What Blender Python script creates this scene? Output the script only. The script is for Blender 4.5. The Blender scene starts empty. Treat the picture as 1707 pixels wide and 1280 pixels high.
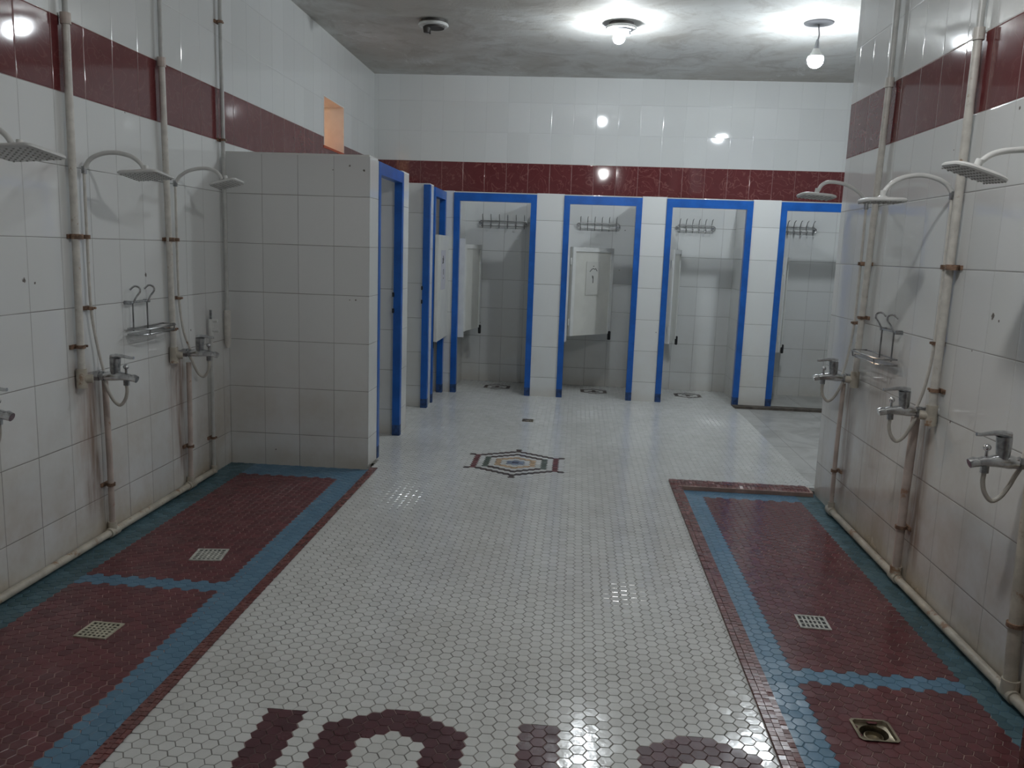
import bpy, bmesh, math, random
import numpy as np
from mathutils import Vector, Matrix
C = bpy.context.scene.collection
S = bpy.context.scene
R = math.radians

# ---------------------------------------------------------------- camera
YAW, PITCH, ROLL, FPX, CAMH = -0.0743, -0.1611, 0.0351, 1373.38, 1.5559
cy, sy, cp, sp, cr, sr = math.cos(YAW), math.sin(YAW), math.cos(PITCH), math.sin(PITCH), math.cos(ROLL), math.sin(ROLL)
fw = Vector((sy*cp, cy*cp, sp)); rt = Vector((cy, -sy, 0)); up = rt.cross(fw)
r2 = rt*cr + up*sr; u2 = -rt*sr + up*cr
cd = bpy.data.cameras.new('camera'); cam = bpy.data.objects.new('camera', cd); C.objects.link(cam)
cam.matrix_world = Matrix(((r2.x, u2.x, -fw.x, 0), (r2.y, u2.y, -fw.y, 0), (r2.z, u2.z, -fw.z, CAMH), (0, 0, 0, 1)))
cd.sensor_fit = 'HORIZONTAL'; cd.sensor_width = 36; cd.lens = FPX*36/1707; cd.clip_start = 0.02
S.camera = cam
# ---------------------------------------------------------------- world, exposure
w = bpy.data.worlds.new('world'); S.world = w; w.use_nodes = True
w.node_tree.nodes['Background'].inputs[0].default_value = (0.6, 0.65, 0.7, 1)
w.node_tree.nodes['Background'].inputs[1].default_value = 0.05
S.view_settings.view_transform = 'Standard'; S.view_settings.look = 'None'
S.view_settings.gamma = 1; S.view_settings.use_curve_mapping = False
S.view_settings.exposure = -0.34
BULB_L = 510.0      # radiance of the hanging bulb
FIX_L = 490.0       # radiance of the lit ceiling lamp
NEAR_L = 400.0      # ceiling lamp behind the camera

# ---------------------------------------------------------------- room measures
LX, RX, PE, CEIL, BY, FY, RYE = -2.42, 1.68, -1.42, 3.49, 9.7, 8.81, 5.60
TP, Q = .333, .208
TRAY = -.02
PTOP = 2.15
STL = [3.89, 4.80, 2.95]        # left shower stations (riser positions)
STR = [3.90, 5.02, 3.00]        # right shower stations
BULB = (1.883, 7.35, 3.20)
NEARB = (.50, 2.5, 3.08)       # second bulb, above the frame

# ---------------------------------------------------------------- node helper
class NT:
    def __init__(s, m):
        m.use_nodes = True; s.t = m.node_tree; s.n = s.t.nodes; s.l = s.t.links
        s.bsdf = s.n['Principled BSDF']
    def new(s, k): return s.n.new(k)
    def put(s, inp, v):
        if isinstance(v, (int, float)): inp.default_value = v
        elif isinstance(v, (tuple, list)):
            inp.default_value = tuple(v) + ((1,) if len(v) == 3 and len(inp.default_value) == 4 else ())
        else: s.l.new(v, inp)
    def m(s, op, a, b=None, c=None, clamp=False):
        n = s.new('ShaderNodeMath'); n.operation = op; n.use_clamp = clamp
        for i, v in enumerate((a, b, c)):
            if v is not None: s.put(n.inputs[i], v)
        return n.outputs[0]
    def mix(s, f, a, b, mode='MIX'):
        n = s.new('ShaderNodeMix'); n.data_type = 'RGBA'; n.blend_type = mode
        s.put(n.inputs[0], f); s.put(n.inputs[6], a); s.put(n.inputs[7], b); return n.outputs[2]
    def ss(s, x, lo, hi, a=0., b=1.):
        n = s.new('ShaderNodeMapRange'); n.interpolation_type = 'SMOOTHSTEP'
        s.put(n.inputs[0], x)
        for i, v in enumerate((lo, hi, a, b)): s.put(n.inputs[i+1], v)
        return n.outputs[0]
    def noise(s, vec, scale, detail=3, rough=.5, dist=0):
        n = s.new('ShaderNodeTexNoise')
        if vec is not None: s.l.new(vec, n.inputs['Vector'])
        n.inputs['Scale'].default_value = scale; n.inputs['Detail'].default_value = detail
        n.inputs['Roughness'].default_value = rough; n.inputs['Distortion'].default_value = dist
        return n.outputs[0]
    def comb(s, x, y, z):
        n = s.new('ShaderNodeCombineXYZ')
        for i, v in enumerate((x, y, z)): s.put(n.inputs[i], v)
        return n.outputs[0]
    def wn(s, vec):
        n = s.new('ShaderNodeTexWhiteNoise'); n.noise_dimensions = '3D'; s.l.new(vec, n.inputs['Vector'])
        q = s.new('ShaderNodeSeparateColor'); s.l.new(n.outputs['Color'], q.inputs[0])
        return q.outputs[0], q.outputs[1], q.outputs[2]
    def bump(s, h, strength=1, dist=.001):
        n = s.new('ShaderNodeBump'); s.put(n.inputs['Height'], h)
        n.inputs['Strength'].default_value = strength; n.inputs['Distance'].default_value = dist
        s.l.new(n.outputs[0], s.bsdf.inputs['Normal']); return n

MATS = {}
def simple(name, col, rough=.4, metal=0., spec=.5, noise=0., nscale=12, bump=0., dirt=None):
    if name in MATS: return MATS[name]
    m = bpy.data.materials.new(name); t = NT(m); b = t.bsdf
    b.inputs['Roughness'].default_value = rough; b.inputs['Metallic'].default_value = metal
    b.inputs['Specular IOR Level'].default_value = spec
    tc = t.new('ShaderNodeTexCoord').outputs['Object']
    nz = t.noise(tc, nscale, 4, .6)
    c = t.mix(t.ss(nz, .35, .65), tuple(x*(1-noise) for x in col), tuple(min(1, x*(1+noise)) for x in col))
    if dirt:
        c = t.mix(t.ss(t.noise(tc, dirt[1], 5, .7), dirt[2], dirt[2]+.12), c, dirt[0])
    t.put(b.inputs['Base Color'], c)
    if bump: t.bump(nz, 1, bump)
    MATS[name] = m; return m
def emit(name, col, strength):
    m = bpy.data.materials.new(name); t = NT(m)
    t.bsdf.inputs['Base Color'].default_value = (.8, .8, .8, 1)
    t.bsdf.inputs['Emission Color'].default_value = col + (1,)
    t.bsdf.inputs['Emission Strength'].default_value = strength
    MATS[name] = m; return m

def tile_mat(name, ux, uy, pitch=.25, vfac=.8, lowv=1.0, spots=(), dots=(), band=True, tint=(.745, .76, .755), grime=.5, swirl=.18):
    """glazed wall tiles; ux = joint phase on walls facing +-X (u runs along Y), uy on walls facing +-Y"""
    m = bpy.data.materials.new(name); t = NT(m); b = t.bsdf
    g = t.new('ShaderNodeNewGeometry'); pos = g.outputs['Position']
    sp_ = t.new('ShaderNodeSeparateXYZ'); t.l.new(pos, sp_.inputs[0]); X, Y, Z = sp_.outputs
    sn = t.new('ShaderNodeSeparateXYZ'); t.l.new(g.outputs['True Normal'], sn.inputs[0])
    isy = t.m('GREATER_THAN', t.m('ABSOLUTE', sn.outputs[1]), .5)
    isz = t.m('GREATER_THAN', t.m('ABSOLUTE', sn.outputs[2]), .5)
    ua = t.m('ADD', t.m('MULTIPLY', t.m('SUBTRACT', X, uy), isy), t.m('MULTIPLY', t.m('SUBTRACT', Y, ux), t.m('SUBTRACT', 1, isy)))
    u = t.m('DIVIDE', ua, pitch); v = t.m('DIVIDE', t.m('SUBTRACT', Z, Q), TP)
    iu, iv = t.m('FLOOR', u), t.m('FLOOR', v); fu, fv = t.m('FRACT', u), t.m('FRACT', v)
    du = t.m('MULTIPLY', t.m('MINIMUM', fu, t.m('SUBTRACT', 1, fu)), pitch)
    dv = t.m('MULTIPLY', t.m('MINIMUM', fv, t.m('SUBTRACT', 1, fv)), TP)
    ra, rb, rc = t.wn(t.comb(iu, iv, isy))
    jn = t.noise(pos, 4, 2)
    # grout masks: full width along the rows, fainter between neighbours in a row
    wv = t.m('MULTIPLY', t.m('ADD', .5, t.m('MULTIPLY', rc, .9)), .0022)
    gv = t.m('SUBTRACT', 1, t.ss(t.m('DIVIDE', du, wv), .6, 1.3))
    gh = t.m('SUBTRACT', 1, t.ss(t.m('DIVIDE', dv, t.m('ADD', .0007, t.m('MULTIPLY', jn, .0021))), .6, 1.3))
    low = t.m('LESS_THAN', v, 1.0)
    vf = t.m('MULTIPLY', t.m('ADD', vfac, t.m('MULTIPLY', low, lowv-vfac)), t.ss(t.noise(pos, 2.2, 2), .3, .6, .45, 1.))
    isband = t.m('MULTIPLY', t.m('COMPARE', iv, 6, .5), 1.0 if band else 0.0)
    nv = t.m('SUBTRACT', 1, isz)
    up_ = t.ss(Z, 2.35, 2.45, 1., .14)
    vf = t.m('MAXIMUM', vf, t.m('MULTIPLY', isband, .8)); up_ = t.m('MAXIMUM', up_, isband)
    G = t.m('MULTIPLY', t.m('MULTIPLY', t.m('MAXIMUM', t.m('MULTIPLY', gv, vf), gh), nv), up_)
    base = t.mix(ra, tint, tuple(x*1.06 for x in tint))
    base = t.mix(t.m('MULTIPLY', rb, .2), base, (.66, .69, .66))
    sw = t.noise(pos, 5.5, 2, .5, 2.0)
    line = t.m('SUBTRACT', 1, t.ss(t.m('ABSOLUTE', t.m('SUBTRACT', sw, .5)), .0, .03))
    red = t.mix(t.m('MULTIPLY', line, swirl), t.mix(t.noise(pos, 14), (.13, .032, .034), (.175, .045, .048)), (.32, .14, .13))
    col = t.mix(isband, base, red)
    gcol = t.mix(isband, t.mix(t.noise(pos, 6), (.11, .10, .09), (.22, .20, .18)), (.50, .33, .30))
    col = t.mix(t.m('MULTIPLY', G, t.ss(isband, 0, 1, .85, .6)), col, gcol)
    # limescale and grime that has built up low on the wall, patchy
    gn = t.noise(pos, 1.6, 5, .65)
    gm = t.m('MULTIPLY', t.m('MULTIPLY', t.ss(Z, 1.2, .1), t.ss(gn, .3, .75)), grime)
    gm = t.m('ADD', gm, t.m('MULTIPLY', t.ss(Z, .16, .0), .35*min(1, grime*2)), clamp=True)
    col = t.mix(gm, col, t.mix(1, col, (.66, .56, .44), 'MULTIPLY'))
    for (sx, s_y, z0, z1, wd, rcol, amt) in spots:
        # rust streak: centred on y=s_y, from z1 (top) to z0
        d = t.m('DIVIDE', t.m('ABSOLUTE', t.m('ADD', t.m('SUBTRACT', Y, s_y), t.m('MULTIPLY', t.m('SUBTRACT', t.noise(pos, 5, 3), .5), .12))), wd)
        mk = t.m('MULTIPLY', t.ss(d, 1.2, .1), t.m('MULTIPLY', t.ss(Z, z0, z0+.25), t.ss(Z, z1+.03, z1-.05)))
        mk = t.m('MULTIPLY', mk, t.ss(t.noise(t.comb(t.m('MULTIPLY', X, 40), t.m('MULTIPLY', Y, 40), t.m('MULTIPLY', Z, 4)), 1, 3), .25, .7, .3, 1.))
        mk = t.m('MULTIPLY', mk, amt)
        col = t.mix(mk, col, rcol)
    for (da, dz_, dr) in dots:
        aa = t.m('ADD', t.m('MULTIPLY', X, isy), t.m('MULTIPLY', Y, t.m('SUBTRACT', 1, isy)))
        dd = t.m('SQRT', t.m('ADD', t.m('POWER', t.m('SUBTRACT', aa, da), 2.), t.m('POWER', t.m('SUBTRACT', Z, dz_), 2.)))
        dd = t.m('ADD', dd, t.m('MULTIPLY', t.m('SUBTRACT', t.noise(pos, 70, 2), .5), dr*1.6))
        col = t.mix(t.m('MULTIPLY', t.ss(dd, dr, dr*.5), .85), col, (.07, .045, .03))
    # small chips and screw holes
    vo = t.new('ShaderNodeTexVoronoi'); vo.inputs['Scale'].default_value = 2.1; t.l.new(pos, vo.inputs['Vector'])
    chip = t.m('MULTIPLY', t.m('LESS_THAN', t.m('ADD', vo.outputs['Distance'], t.m('MULTIPLY', t.noise(pos, 60, 2), .05)), .040), t.m('LESS_THAN', Z, 2.2))
    col = t.mix(t.m('MULTIPLY', chip, .75), col, (.09, .07, .055))
    t.put(b.inputs['Base Color'], col)
    rgh = t.m('ADD', .055, t.m('MULTIPLY', G, .5)); rgh = t.m('ADD', rgh, t.m('MULTIPLY', gm, .22))
    t.put(b.inputs['Roughness'], rgh)
    b.inputs['Specular IOR Level'].default_value = .5
    hgt = t.m('MINIMUM', t.ss(du, 0, .006), t.ss(dv, 0, .006))
    hgt = t.m('ADD', t.m('MULTIPLY', hgt, .9), t.m('MULTIPLY', t.noise(pos, 4, 1), .9))
    tilt = t.m('ADD', t.m('MULTIPLY', t.m('SUBTRACT', rb, .5), t.m('MULTIPLY', fu, pitch*14)), t.m('MULTIPLY', t.m('SUBTRACT', rc, .5), t.m('MULTIPLY', fv, TP*14)))
    hgt = t.m('MULTIPLY', t.m('ADD', hgt, tilt), nv)
    t.bump(hgt, 1, .0009)
    MATS[name] = m; return m

RUST = (.20, .10, .055); PINK = (.42, .30, .25)
wl_sp = [(0, 3.92, .02, .86, .09, RUST, .75), (0, 4.86, .02, .86, .08, RUST, .75), (0, 3.84, .3, .95, .10, PINK, .5), (0, 4.78, .3, .95, .10, PINK, .5), (0, 2.98, .02, .86, .07, RUST, .5)]
wr_sp = [(0, 3.97, .02, .9, .09, RUST, .75), (0, 5.08, .02, .86, .09, RUST, .7), (0, 4.6, .2, 1.1, .25, PINK, .3), (0, 3.02, .02, .86, .06, RUST, .5)]
DL = [(3.46, 1.351, .014), (3.532, 1.335, .007), (4.493, 1.347, .013), (4.34, 2.202, .007), (5.017, .987, .007)]
DRR = [(3.478, 1.359, .015), (3.425, 1.344, .006), (3.616, 1.201, .006), (3.475, 2.168, .008), (4.022, 2.075, .005)]
DP = [(-1.675, 2.047, .007), (-1.461, 2.049, .009), (-1.557, 1.178, .007), (-1.515, 1.179, .007), (-2.091, .092, .006)]
WL = tile_mat('tiles_left_wall', .24, .0, vfac=.6, lowv=1., spots=wl_sp, dots=DL, grime=.8)
WR = tile_mat('tiles_right_wall', .01, .0, vfac=.10, lowv=.6, spots=wr_sp, dots=DRR, grime=.85)
WB = tile_mat('tiles_back_wall', .1, .127, vfac=.5, lowv=.8, grime=.3, swirl=.5)
WP = tile_mat('tiles_partition', .09, -1.4177, vfac=.6, lowv=.9, dots=DP, band=False, grime=.5)
WE = tile_mat('tiles_pier', 3.33, 3.33, pitch=40., vfac=0, band=False, grime=.35)

def ceiling_mat():
    m = bpy.data.materials.new('stained_plaster'); t = NT(m); b = t.bsdf
    pos = t.new('ShaderNodeNewGeometry').outputs['Position']
    n1 = t.noise(pos, .55, 6, .62, .6); n2 = t.noise(pos, 2.2, 6, .7, 1.); n3 = t.noise(pos, 9, 4, .7)
    c = t.mix(t.ss(n1, .38, .62), (.52, .50, .46), (.70, .71, .69))
    c = t.mix(t.m('MULTIPLY', t.ss(n2, .48, .66), .42), c, (.36, .33, .29))
    c = t.mix(t.m('MULTIPLY', t.ss(t.noise(pos, 1.1, 6, .75, 1.5), .60, .66), .6), c, (.78, .79, .78))
    # dried leak outlines
    for k, (sc, ed) in enumerate(((.8, .5), (1.5, .56))):
        nn = t.noise(pos, sc, 5, .6, 1.2+k)
        ln = t.m('SUBTRACT', 1, t.ss(t.m('ABSOLUTE', t.m('SUBTRACT', nn, ed)), .0, .012))
        c = t.mix(t.m('MULTIPLY', ln, .10), c, (.30, .27, .23))
    t.put(b.inputs['Base Color'], c); b.inputs['Roughness'].default_value = .75
    t.bump(t.m('ADD', n2, t.m('MULTIPLY', n3, .25)), 1, .006)
    return m
MCEIL = ceiling_mat()

def hex_mat(name, c1, c2, rough=.2, spec=.5, dirt=.0, dcol=(.3, .27, .22)):
    m = bpy.data.materials.new(name); t = NT(m); b = t.bsdf
    g = t.new('ShaderNodeNewGeometry'); pos = g.outputs['Position']; rnd = g.outputs['Random Per Island']
    c = t.mix(rnd, c1, c2)
    n = t.noise(pos, 1.3, 6, .65, .4); n2 = t.noise(pos, 7, 4, .7)
    c = t.mix(t.m('MULTIPLY', t.ss(n, .42, .72), dirt), c, dcol)
    c = t.mix(t.m('MULTIPLY', t.ss(n2, .60, .72), dirt*.8), c, dcol)
    t.put(b.inputs['Base Color'], c)
    t.put(b.inputs['Roughness'], t.m('ADD', rough, t.m('MULTIPLY', t.ss(n2, .3, .7), rough*.7)))
    b.inputs['Specular IOR Level'].default_value = spec
    t.bump(t.noise(pos, 30, 2), 1, .0006)
    MATS[name] = m; return m
HW = hex_mat('hex_white', (.64, .65, .63), (.71, .72, .70), .11, .5, .2)
HR = hex_mat('hex_maroon', (.11, .030, .035), (.165, .044, .050), .30, .5, .12, (.12, .07, .06))
HRW = hex_mat('hex_maroon_wet', (.115, .034, .040), (.165, .048, .055), .13, .6, .12, (.12, .07, .06))
HBL = hex_mat('hex_blue', (.095, .20, .30), (.12, .24, .35), .34, .5, .1, (.12, .18, .2))
HBW = hex_mat('hex_blue_wet', (.10, .22, .33), (.13, .26, .39), .16, .6, .1, (.12, .2, .24))
HBG = hex_mat('hex_blue_green', (.06, .12, .145), (.11, .20, .24), .4, .4, .6, (.05, .075, .07))
HDK = hex_mat('hex_dark_brown', (.045, .03, .03), (.07, .045, .04), .3)
HGN = hex_mat('hex_green', (.07, .095, .075), (.10, .13, .10), .3)
HTN = hex_mat('hex_tan', (.42, .29, .17), (.50, .35, .22), .3)
HGB = hex_mat('hex_slate_blue', (.15, .19, .26), (.22, .27, .36), .3)
HNV = hex_mat('hex_navy', (.04, .05, .10), (.05, .06, .12), .3)
HLT = hex_mat('hex_letter_maroon', (.07, .024, .030), (.10, .032, .040), .25, .5, .1, (.12, .07, .06))
GRW = simple('grout_grey', (.17, .16, .145), .8, noise=.35, nscale=3)
GRR = simple('grout_pink', (.36, .24, .21), .7, noise=.3, nscale=6)
GRP = simple('grout_letter', (.36, .27, .25), .7, noise=.2, nscale=6)
GRB = simple('grout_blue', (.10, .22, .31), .6, noise=.2, nscale=6)
CURB = hex_mat('curb_mosaic_glaze', (.12, .032, .030), (.20, .062, .056), .18, .6, .1)
GRC = simple('curb_grout', (.36, .24, .20), .7, noise=.2)
MARB = None
def marble():
    m = bpy.data.materials.new('worn_stone_slabs'); t = NT(m); b = t.bsdf
    pos = t.new('ShaderNodeNewGeometry').outputs['Position']
    s_ = t.new('ShaderNodeSeparateXYZ'); t.l.new(pos, s_.inputs[0])
    u = t.m('DIVIDE', s_.outputs[0], .62); v = t.m('DIVIDE', t.m('SUBTRACT', s_.outputs[1], .1), .86)
    ra, rb, rc = t.wn(t.comb(t.m('FLOOR', u), t.m('FLOOR', v), 3.))
    n = t.noise(pos, 2.3, 6, .65, 1.2)
    c = t.mix(t.ss(n, .35, .65), (.33, .33, .31), (.50, .50, .48))
    c = t.mix(t.m('MULTIPLY', ra, .5), c, (.62, .62, .60))
    fu, fv = t.m('FRACT', u), t.m('FRACT', v)
    d = t.m('MINIMUM', t.m('MINIMUM', fu, t.m('SUBTRACT', 1, fu)), t.m('MINIMUM', fv, t.m('SUBTRACT', 1, fv)))
    c = t.mix(t.m('MULTIPLY', t.m('LESS_THAN', d, .006), .6), c, (.2, .19, .17))
    t.put(b.inputs['Base Color'], c); b.inputs['Roughness'].default_value = .35
    return m
MARB = marble()

PVC = simple('cream_painted_pipe', (.66, .64, .59), .35, noise=.08, nscale=20, dirt=((.34, .22, .13), 16, .60))
PVCD = simple('dirty_cream_pipe', (.53, .49, .41), .4, noise=.15, nscale=10, dirt=((.33, .20, .12), 9, .55))
PVCG = simple('pale_grey_pipe', (.55, .56, .54), .35, noise=.08)
PINKP = simple('rust_tinted_pipe', (.56, .48, .43), .4, noise=.12, nscale=8, dirt=((.36, .22, .15), 12, .60))
RUSTM = simple('rusty_clamp', (.24, .15, .10), .65, noise=.45, nscale=40)
CHROME = simple('dull_chrome', (.62, .63, .64), .22, 1., noise=.2, nscale=30)
CHROMED = simple('dark_chrome', (.38, .39, .40), .3, 1., noise=.25, nscale=40)
STEEL = simple('stainless_wire', (.36, .36, .36), .3, 1., noise=.2)
WPL = simple('white_plastic', (.70, .71, .69), .3, noise=.03)
GPL = simple('grey_nozzle_plastic', (.45, .45, .43), .4, noise=.05)
HOSE = simple('pale_rubber_hose', (.50, .48, .43), .4, noise=.1)
BLUEP = simple('blue_gloss_paint', (.012, .115, .46), .3, noise=.12, nscale=5, dirt=((.03, .05, .11), 7, .66))
BLUEF = simple('worn_blue_paint', (.02, .06, .18), .55, noise=.4, nscale=25)
WPNT = simple('cream_panel', (.68, .68, .63), .4, noise=.04, nscale=4)
WSH = simple('white_trim', (.74, .75, .73), .35, noise=.03)
BLACKP = simple('black_latch', (.02, .02, .022), .4)
PAPER = simple('grey_paper', (.56, .56, .60), .6, noise=.04)
INK = simple('black_ink', (.03, .03, .035), .6)
DRW = simple('worn_white_metal_grate', (.52, .52, .47), .45, noise=.2, nscale=30)
DRC = simple('cream_grate', (.50, .47, .36), .5, noise=.15, nscale=30)
DRB = simple('brass_drain', (.26, .22, .15), .35, .7, noise=.3, nscale=20)
HOLE = simple('drain_hole', (.012, .011, .01), .6)
DARKM = simple('dark_lamp_base', (.05, .045, .04), .6)
CORD = simple('grey_cord', (.16, .16, .17), .6)
SOCK = simple('grey_socket', (.30, .31, .33), .45)
SILL = simple('orange_red_sill', (.50, .09, .035), .4, noise=.1)
CREAMW = simple('cream_room_plaster', (.80, .68, .55), .7, noise=.05, nscale=2)
THR = simple('dark_threshold', (.10, .085, .07), .7, noise=.4, nscale=10)
E_BULB = emit('glowing_bulb', (.88, .95, 1.), BULB_L)
E_FIX = emit('glowing_lamp', (.90, .96, 1.), FIX_L)
E_NEAR = emit('glowing_near_lamp', (.98, .98, .98), NEAR_L)
E_WARM = emit('warm_lamp', (1., .70, .46), 1100.)

# ---------------------------------------------------------------- mesh builder
class MB:
    def __init__(s): s.v = []; s.f = []; s.mi = []; s.sm = []
    def add(s, vs, fs, mi=0, smooth=False):
        o = len(s.v); s.v += [tuple(p) for p in vs]
        for f in fs: s.f.append([i+o for i in f]); s.mi.append(mi); s.sm.append(smooth)
        return s
    def box(s, a, b, mi=0, M=None):
        (x0, y0, z0), (x1, y1, z1) = a, b
        x0, x1 = min(x0, x1), max(x0, x1); y0, y1 = min(y0, y1), max(y0, y1); z0, z1 = min(z0, z1), max(z0, z1)
        vs = [(x0,y0,z0),(x1,y0,z0),(x1,y1,z0),(x0,y1,z0),(x0,y0,z1),(x1,y0,z1),(x1,y1,z1),(x0,y1,z1)]
        if M is not None: vs = [M @ Vector(p) for p in vs]
        return s.add(vs, [(0,3,2,1),(4,5,6,7),(0,1,5,4),(1,2,6,5),(2,3,7,6),(3,0,4,7)], mi)
    def cbox(s, c, d, mi=0, M=None, bev=0.):
        """box by centre and size, optional chamfer on all edges"""
        h = [x/2 for x in d]
        if not bev:
            vs = [(c[0]+i*h[0], c[1]+j*h[1], c[2]+k*h[2]) for k in (-1,1) for j in (-1,1) for i in (-1,1)]
            fs = [(0,2,3,1),(4,5,7,6),(0,1,5,4),(2,6,7,3),(0,4,6,2),(1,3,7,5)]
            if M is not None: vs = [M @ Vector(p) for p in vs]
            return s.add(vs, fs, mi)
        bm = bmesh.new(); bmesh.ops.create_cube(bm, size=1)
        for q in bm.verts: q.co = Vector((q.co.x*d[0], q.co.y*d[1], q.co.z*d[2])) + Vector(c)
        bmesh.ops.bevel(bm, geom=bm.edges[:], offset=bev, segments=2, affect='EDGES')
        bm.verts.index_update()
        vs = [q.co.copy() for q in bm.verts]; fs = [[q.index for q in f.verts] for f in bm.faces]
        bm.free()
        if M is not None: vs = [M @ p for p in vs]
        return s.add(vs, fs, mi, True)
    def tube(s, path, r, n=10, mi=0, cap=True):
        path = [Vector(p) for p in path]; rs = r if isinstance(r, (list, tuple)) else [r]*len(path)
        rings = []; prev = None
        for i, p in enumerate(path):
            d = (path[min(i+1, len(path)-1)] - path[max(i-1, 0)]).normalized()
            if prev is None:
                a = Vector((0,0,1)) if abs(d.z) < .9 else Vector((1,0,0)); x = d.cross(a).normalized()
            else: x = (prev - d*prev.dot(d)).normalized()
            prev = x; y = d.cross(x)
            rings.append([p + (x*math.cos(2*math.pi*k/n) + y*math.sin(2*math.pi*k/n))*rs[i] for k in range(n)])
        vs = [q for rg in rings for q in rg]; fs = []
        for i in range(len(path)-1):
            for k in range(n): fs.append((i*n+k, i*n+(k+1)%n, (i+1)*n+(k+1)%n, (i+1)*n+k))
        s.add(vs, fs, mi, True)
        if cap: s.add(rings[0], [tuple(reversed(range(n)))], mi); s.add(rings[-1], [tuple(range(n))], mi)
        return s
    def lathe(s, prof, n=24, mi=0, M=None):
        """prof: list of (radius, z); axis z"""
        vs = []; fs = []
        for (r, z) in prof:
            for k in range(n): a = 2*math.pi*k/n; vs.append(Vector((r*math.cos(a), r*math.sin(a), z)))
        for i in range(len(prof)-1):
            for k in range(n): fs.append((i*n+k, i*n+(k+1)%n, (i+1)*n+(k+1)%n, (i+1)*n+k))
        fs.append(tuple(reversed(range(n)))); fs.append(tuple(range((len(prof)-1)*n, len(prof)*n)))
        if M is not None: vs = [M @ p for p in vs]
        return s.add(vs, fs, mi, True)
    def sphere(s, c, r, n=16, mi=0, sz=1.):
        prof = [(max(.0005, r*math.sin(math.pi*i/(n//2+2))), -r*sz*math.cos(math.pi*i/(n//2+2))) for i in range(n//2+3)]
        return s.lathe(prof, n, mi, Matrix.Translation(Vector(c)))
    def build(s, name, mats, parent=None, sharp=35):
        off = Vector((0,0,0)); p = parent
        while p is not None: off += p.location; p = p.parent
        me = bpy.data.meshes.new(name)
        me.from_pydata([(a[0]-off.x, a[1]-off.y, a[2]-off.z) for a in s.v], [], s.f)
        for m in (mats if isinstance(mats, (list, tuple)) else [mats]): me.materials.append(m)
        me.polygons.foreach_set('material_index', s.mi); me.polygons.foreach_set('use_smooth', s.sm)
        me.validate(); me.update()
        if any(s.sm): me.set_sharp_from_angle(angle=R(sharp))
        o = bpy.data.objects.new(name, me); C.objects.link(o)
        if parent is not None: o.parent = parent
        return o
def thing(name, loc, label, cat, group=None):
    o = bpy.data.objects.new(name, None); C.objects.link(o); o.location = loc; o.empty_display_size = .1
    o['label'] = label; o['category'] = cat
    if group: o['group'] = group
    return o
def struct(o, label=None, cat=None):
    o['kind'] = 'structure'
    if label: o['label'] = label
    if cat: o['category'] = cat
    return o
def arc(pts, n=24):
    """smooth Catmull-Rom path through points"""
    P = [Vector(p) for p in pts]; P = [P[0]*2-P[1]] + P + [P[-1]*2-P[-2]]; out = []
    seg = len(P)-3
    for i in range(seg):
        a, b, c, d = P[i:i+4]
        for k in range(max(2, n//seg)):
            t = k/max(2, n//seg)
            out.append(.5*((2*b) + (c-a)*t + (2*a-5*b+4*c-d)*t*t + (3*b-a-3*c+d)*t**3))
    out.append(P[-2]); return out

# ================================================================ SETTING
Y0 = -3.6
# ceiling
struct(MB().box((LX-.2, Y0-.2, CEIL), (4.8, BY+.2, CEIL+.15)).build('ceiling', MCEIL), 'stained off-white plaster ceiling', 'ceiling')
# left wall with the small window opening
wy0, wy1, wz0, wz1 = 7.78, 8.45, 2.44, 2.912
m = MB()
m.box((LX-.2, Y0-.2, -.1), (LX, wy0, CEIL)); m.box((LX-.2, wy1, -.1), (LX, BY+.2, CEIL))
m.box((LX-.2, wy0, -.1), (LX, wy1, wz0)); m.box((LX-.2, wy0, wz1), (LX, wy1, CEIL))
struct(m.build('wall_left', WL), 'long white tiled left wall with a maroon tile band', 'wall')
struct(MB().box((LX-.2, BY, -.1), (4.8, BY+.2, CEIL)).build('wall_back', WB), 'white tiled back wall with a glossy maroon tile band', 'wall')
struct(MB().box((RX, Y0-.2, -.1), (RX+.2, RYE, CEIL)).build('wall_right', WR), 'white tiled right wall ending at the passage opening', 'wall')
struct(MB().box((LX-.2, Y0-.2, -.1), (RX+.2, Y0, CEIL)).build('wall_front', WB), 'tiled wall behind the camera', 'wall')
struct(MB().box((4.6, 3.8, -.1), (4.8, BY+.2, CEIL)).build('wall_passage_side', WB), 'far side wall of the passage', 'wall')
struct(MB().box((RX+.2, 3.8, -.1), (4.6, 4.0, CEIL)).build('wall_passage_end', WB), 'near end wall of the passage', 'wall')

# stall partitions ------------------------------------------------
def part_wall(name, x0, y0, x1, y1, mat, label, top=PTOP, cap=True):
    m = MB().box((x0, y0, -.05), (x1, y1, top-.012), 0)
    m.box((x0, y0, top-.012), (x1, y1, top), 1)
    o = struct(m.build(name, [mat, WSH]), label, 'wall'); return o
def end_cap(par, x0, x1, y0, y1):
    """narrow tile strip that clads the free end of a partition"""
    return MB().box((x0, y0, 0), (x1, y1, PTOP-.013)).build('end_cap', WE, par)
o = part_wall('wall_shower_partition', LX, 5.59, PE-.006, 5.83, WP, 'white tiled partition at the end of the left showers')
end_cap(o, PE-.006, PE, 5.588, 5.832)
part_wall('wall_stall_left_near', LX, 6.66, PE-.012, 6.93, WE, 'tiled divider between the left changing stalls')
part_wall('wall_stall_left_far', LX, 7.90, PE-.012, 8.12, WE, 'tiled divider before the corner changing stall')
part_wall('wall_stall_corner', LX, 8.81, PE+.085, BY, WP, 'tiled corner block between left stalls and back stalls')
PIERS = [(-.46, -.175), (.635, .885), (1.765, 2.045), (2.92, 3.2)]
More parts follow.
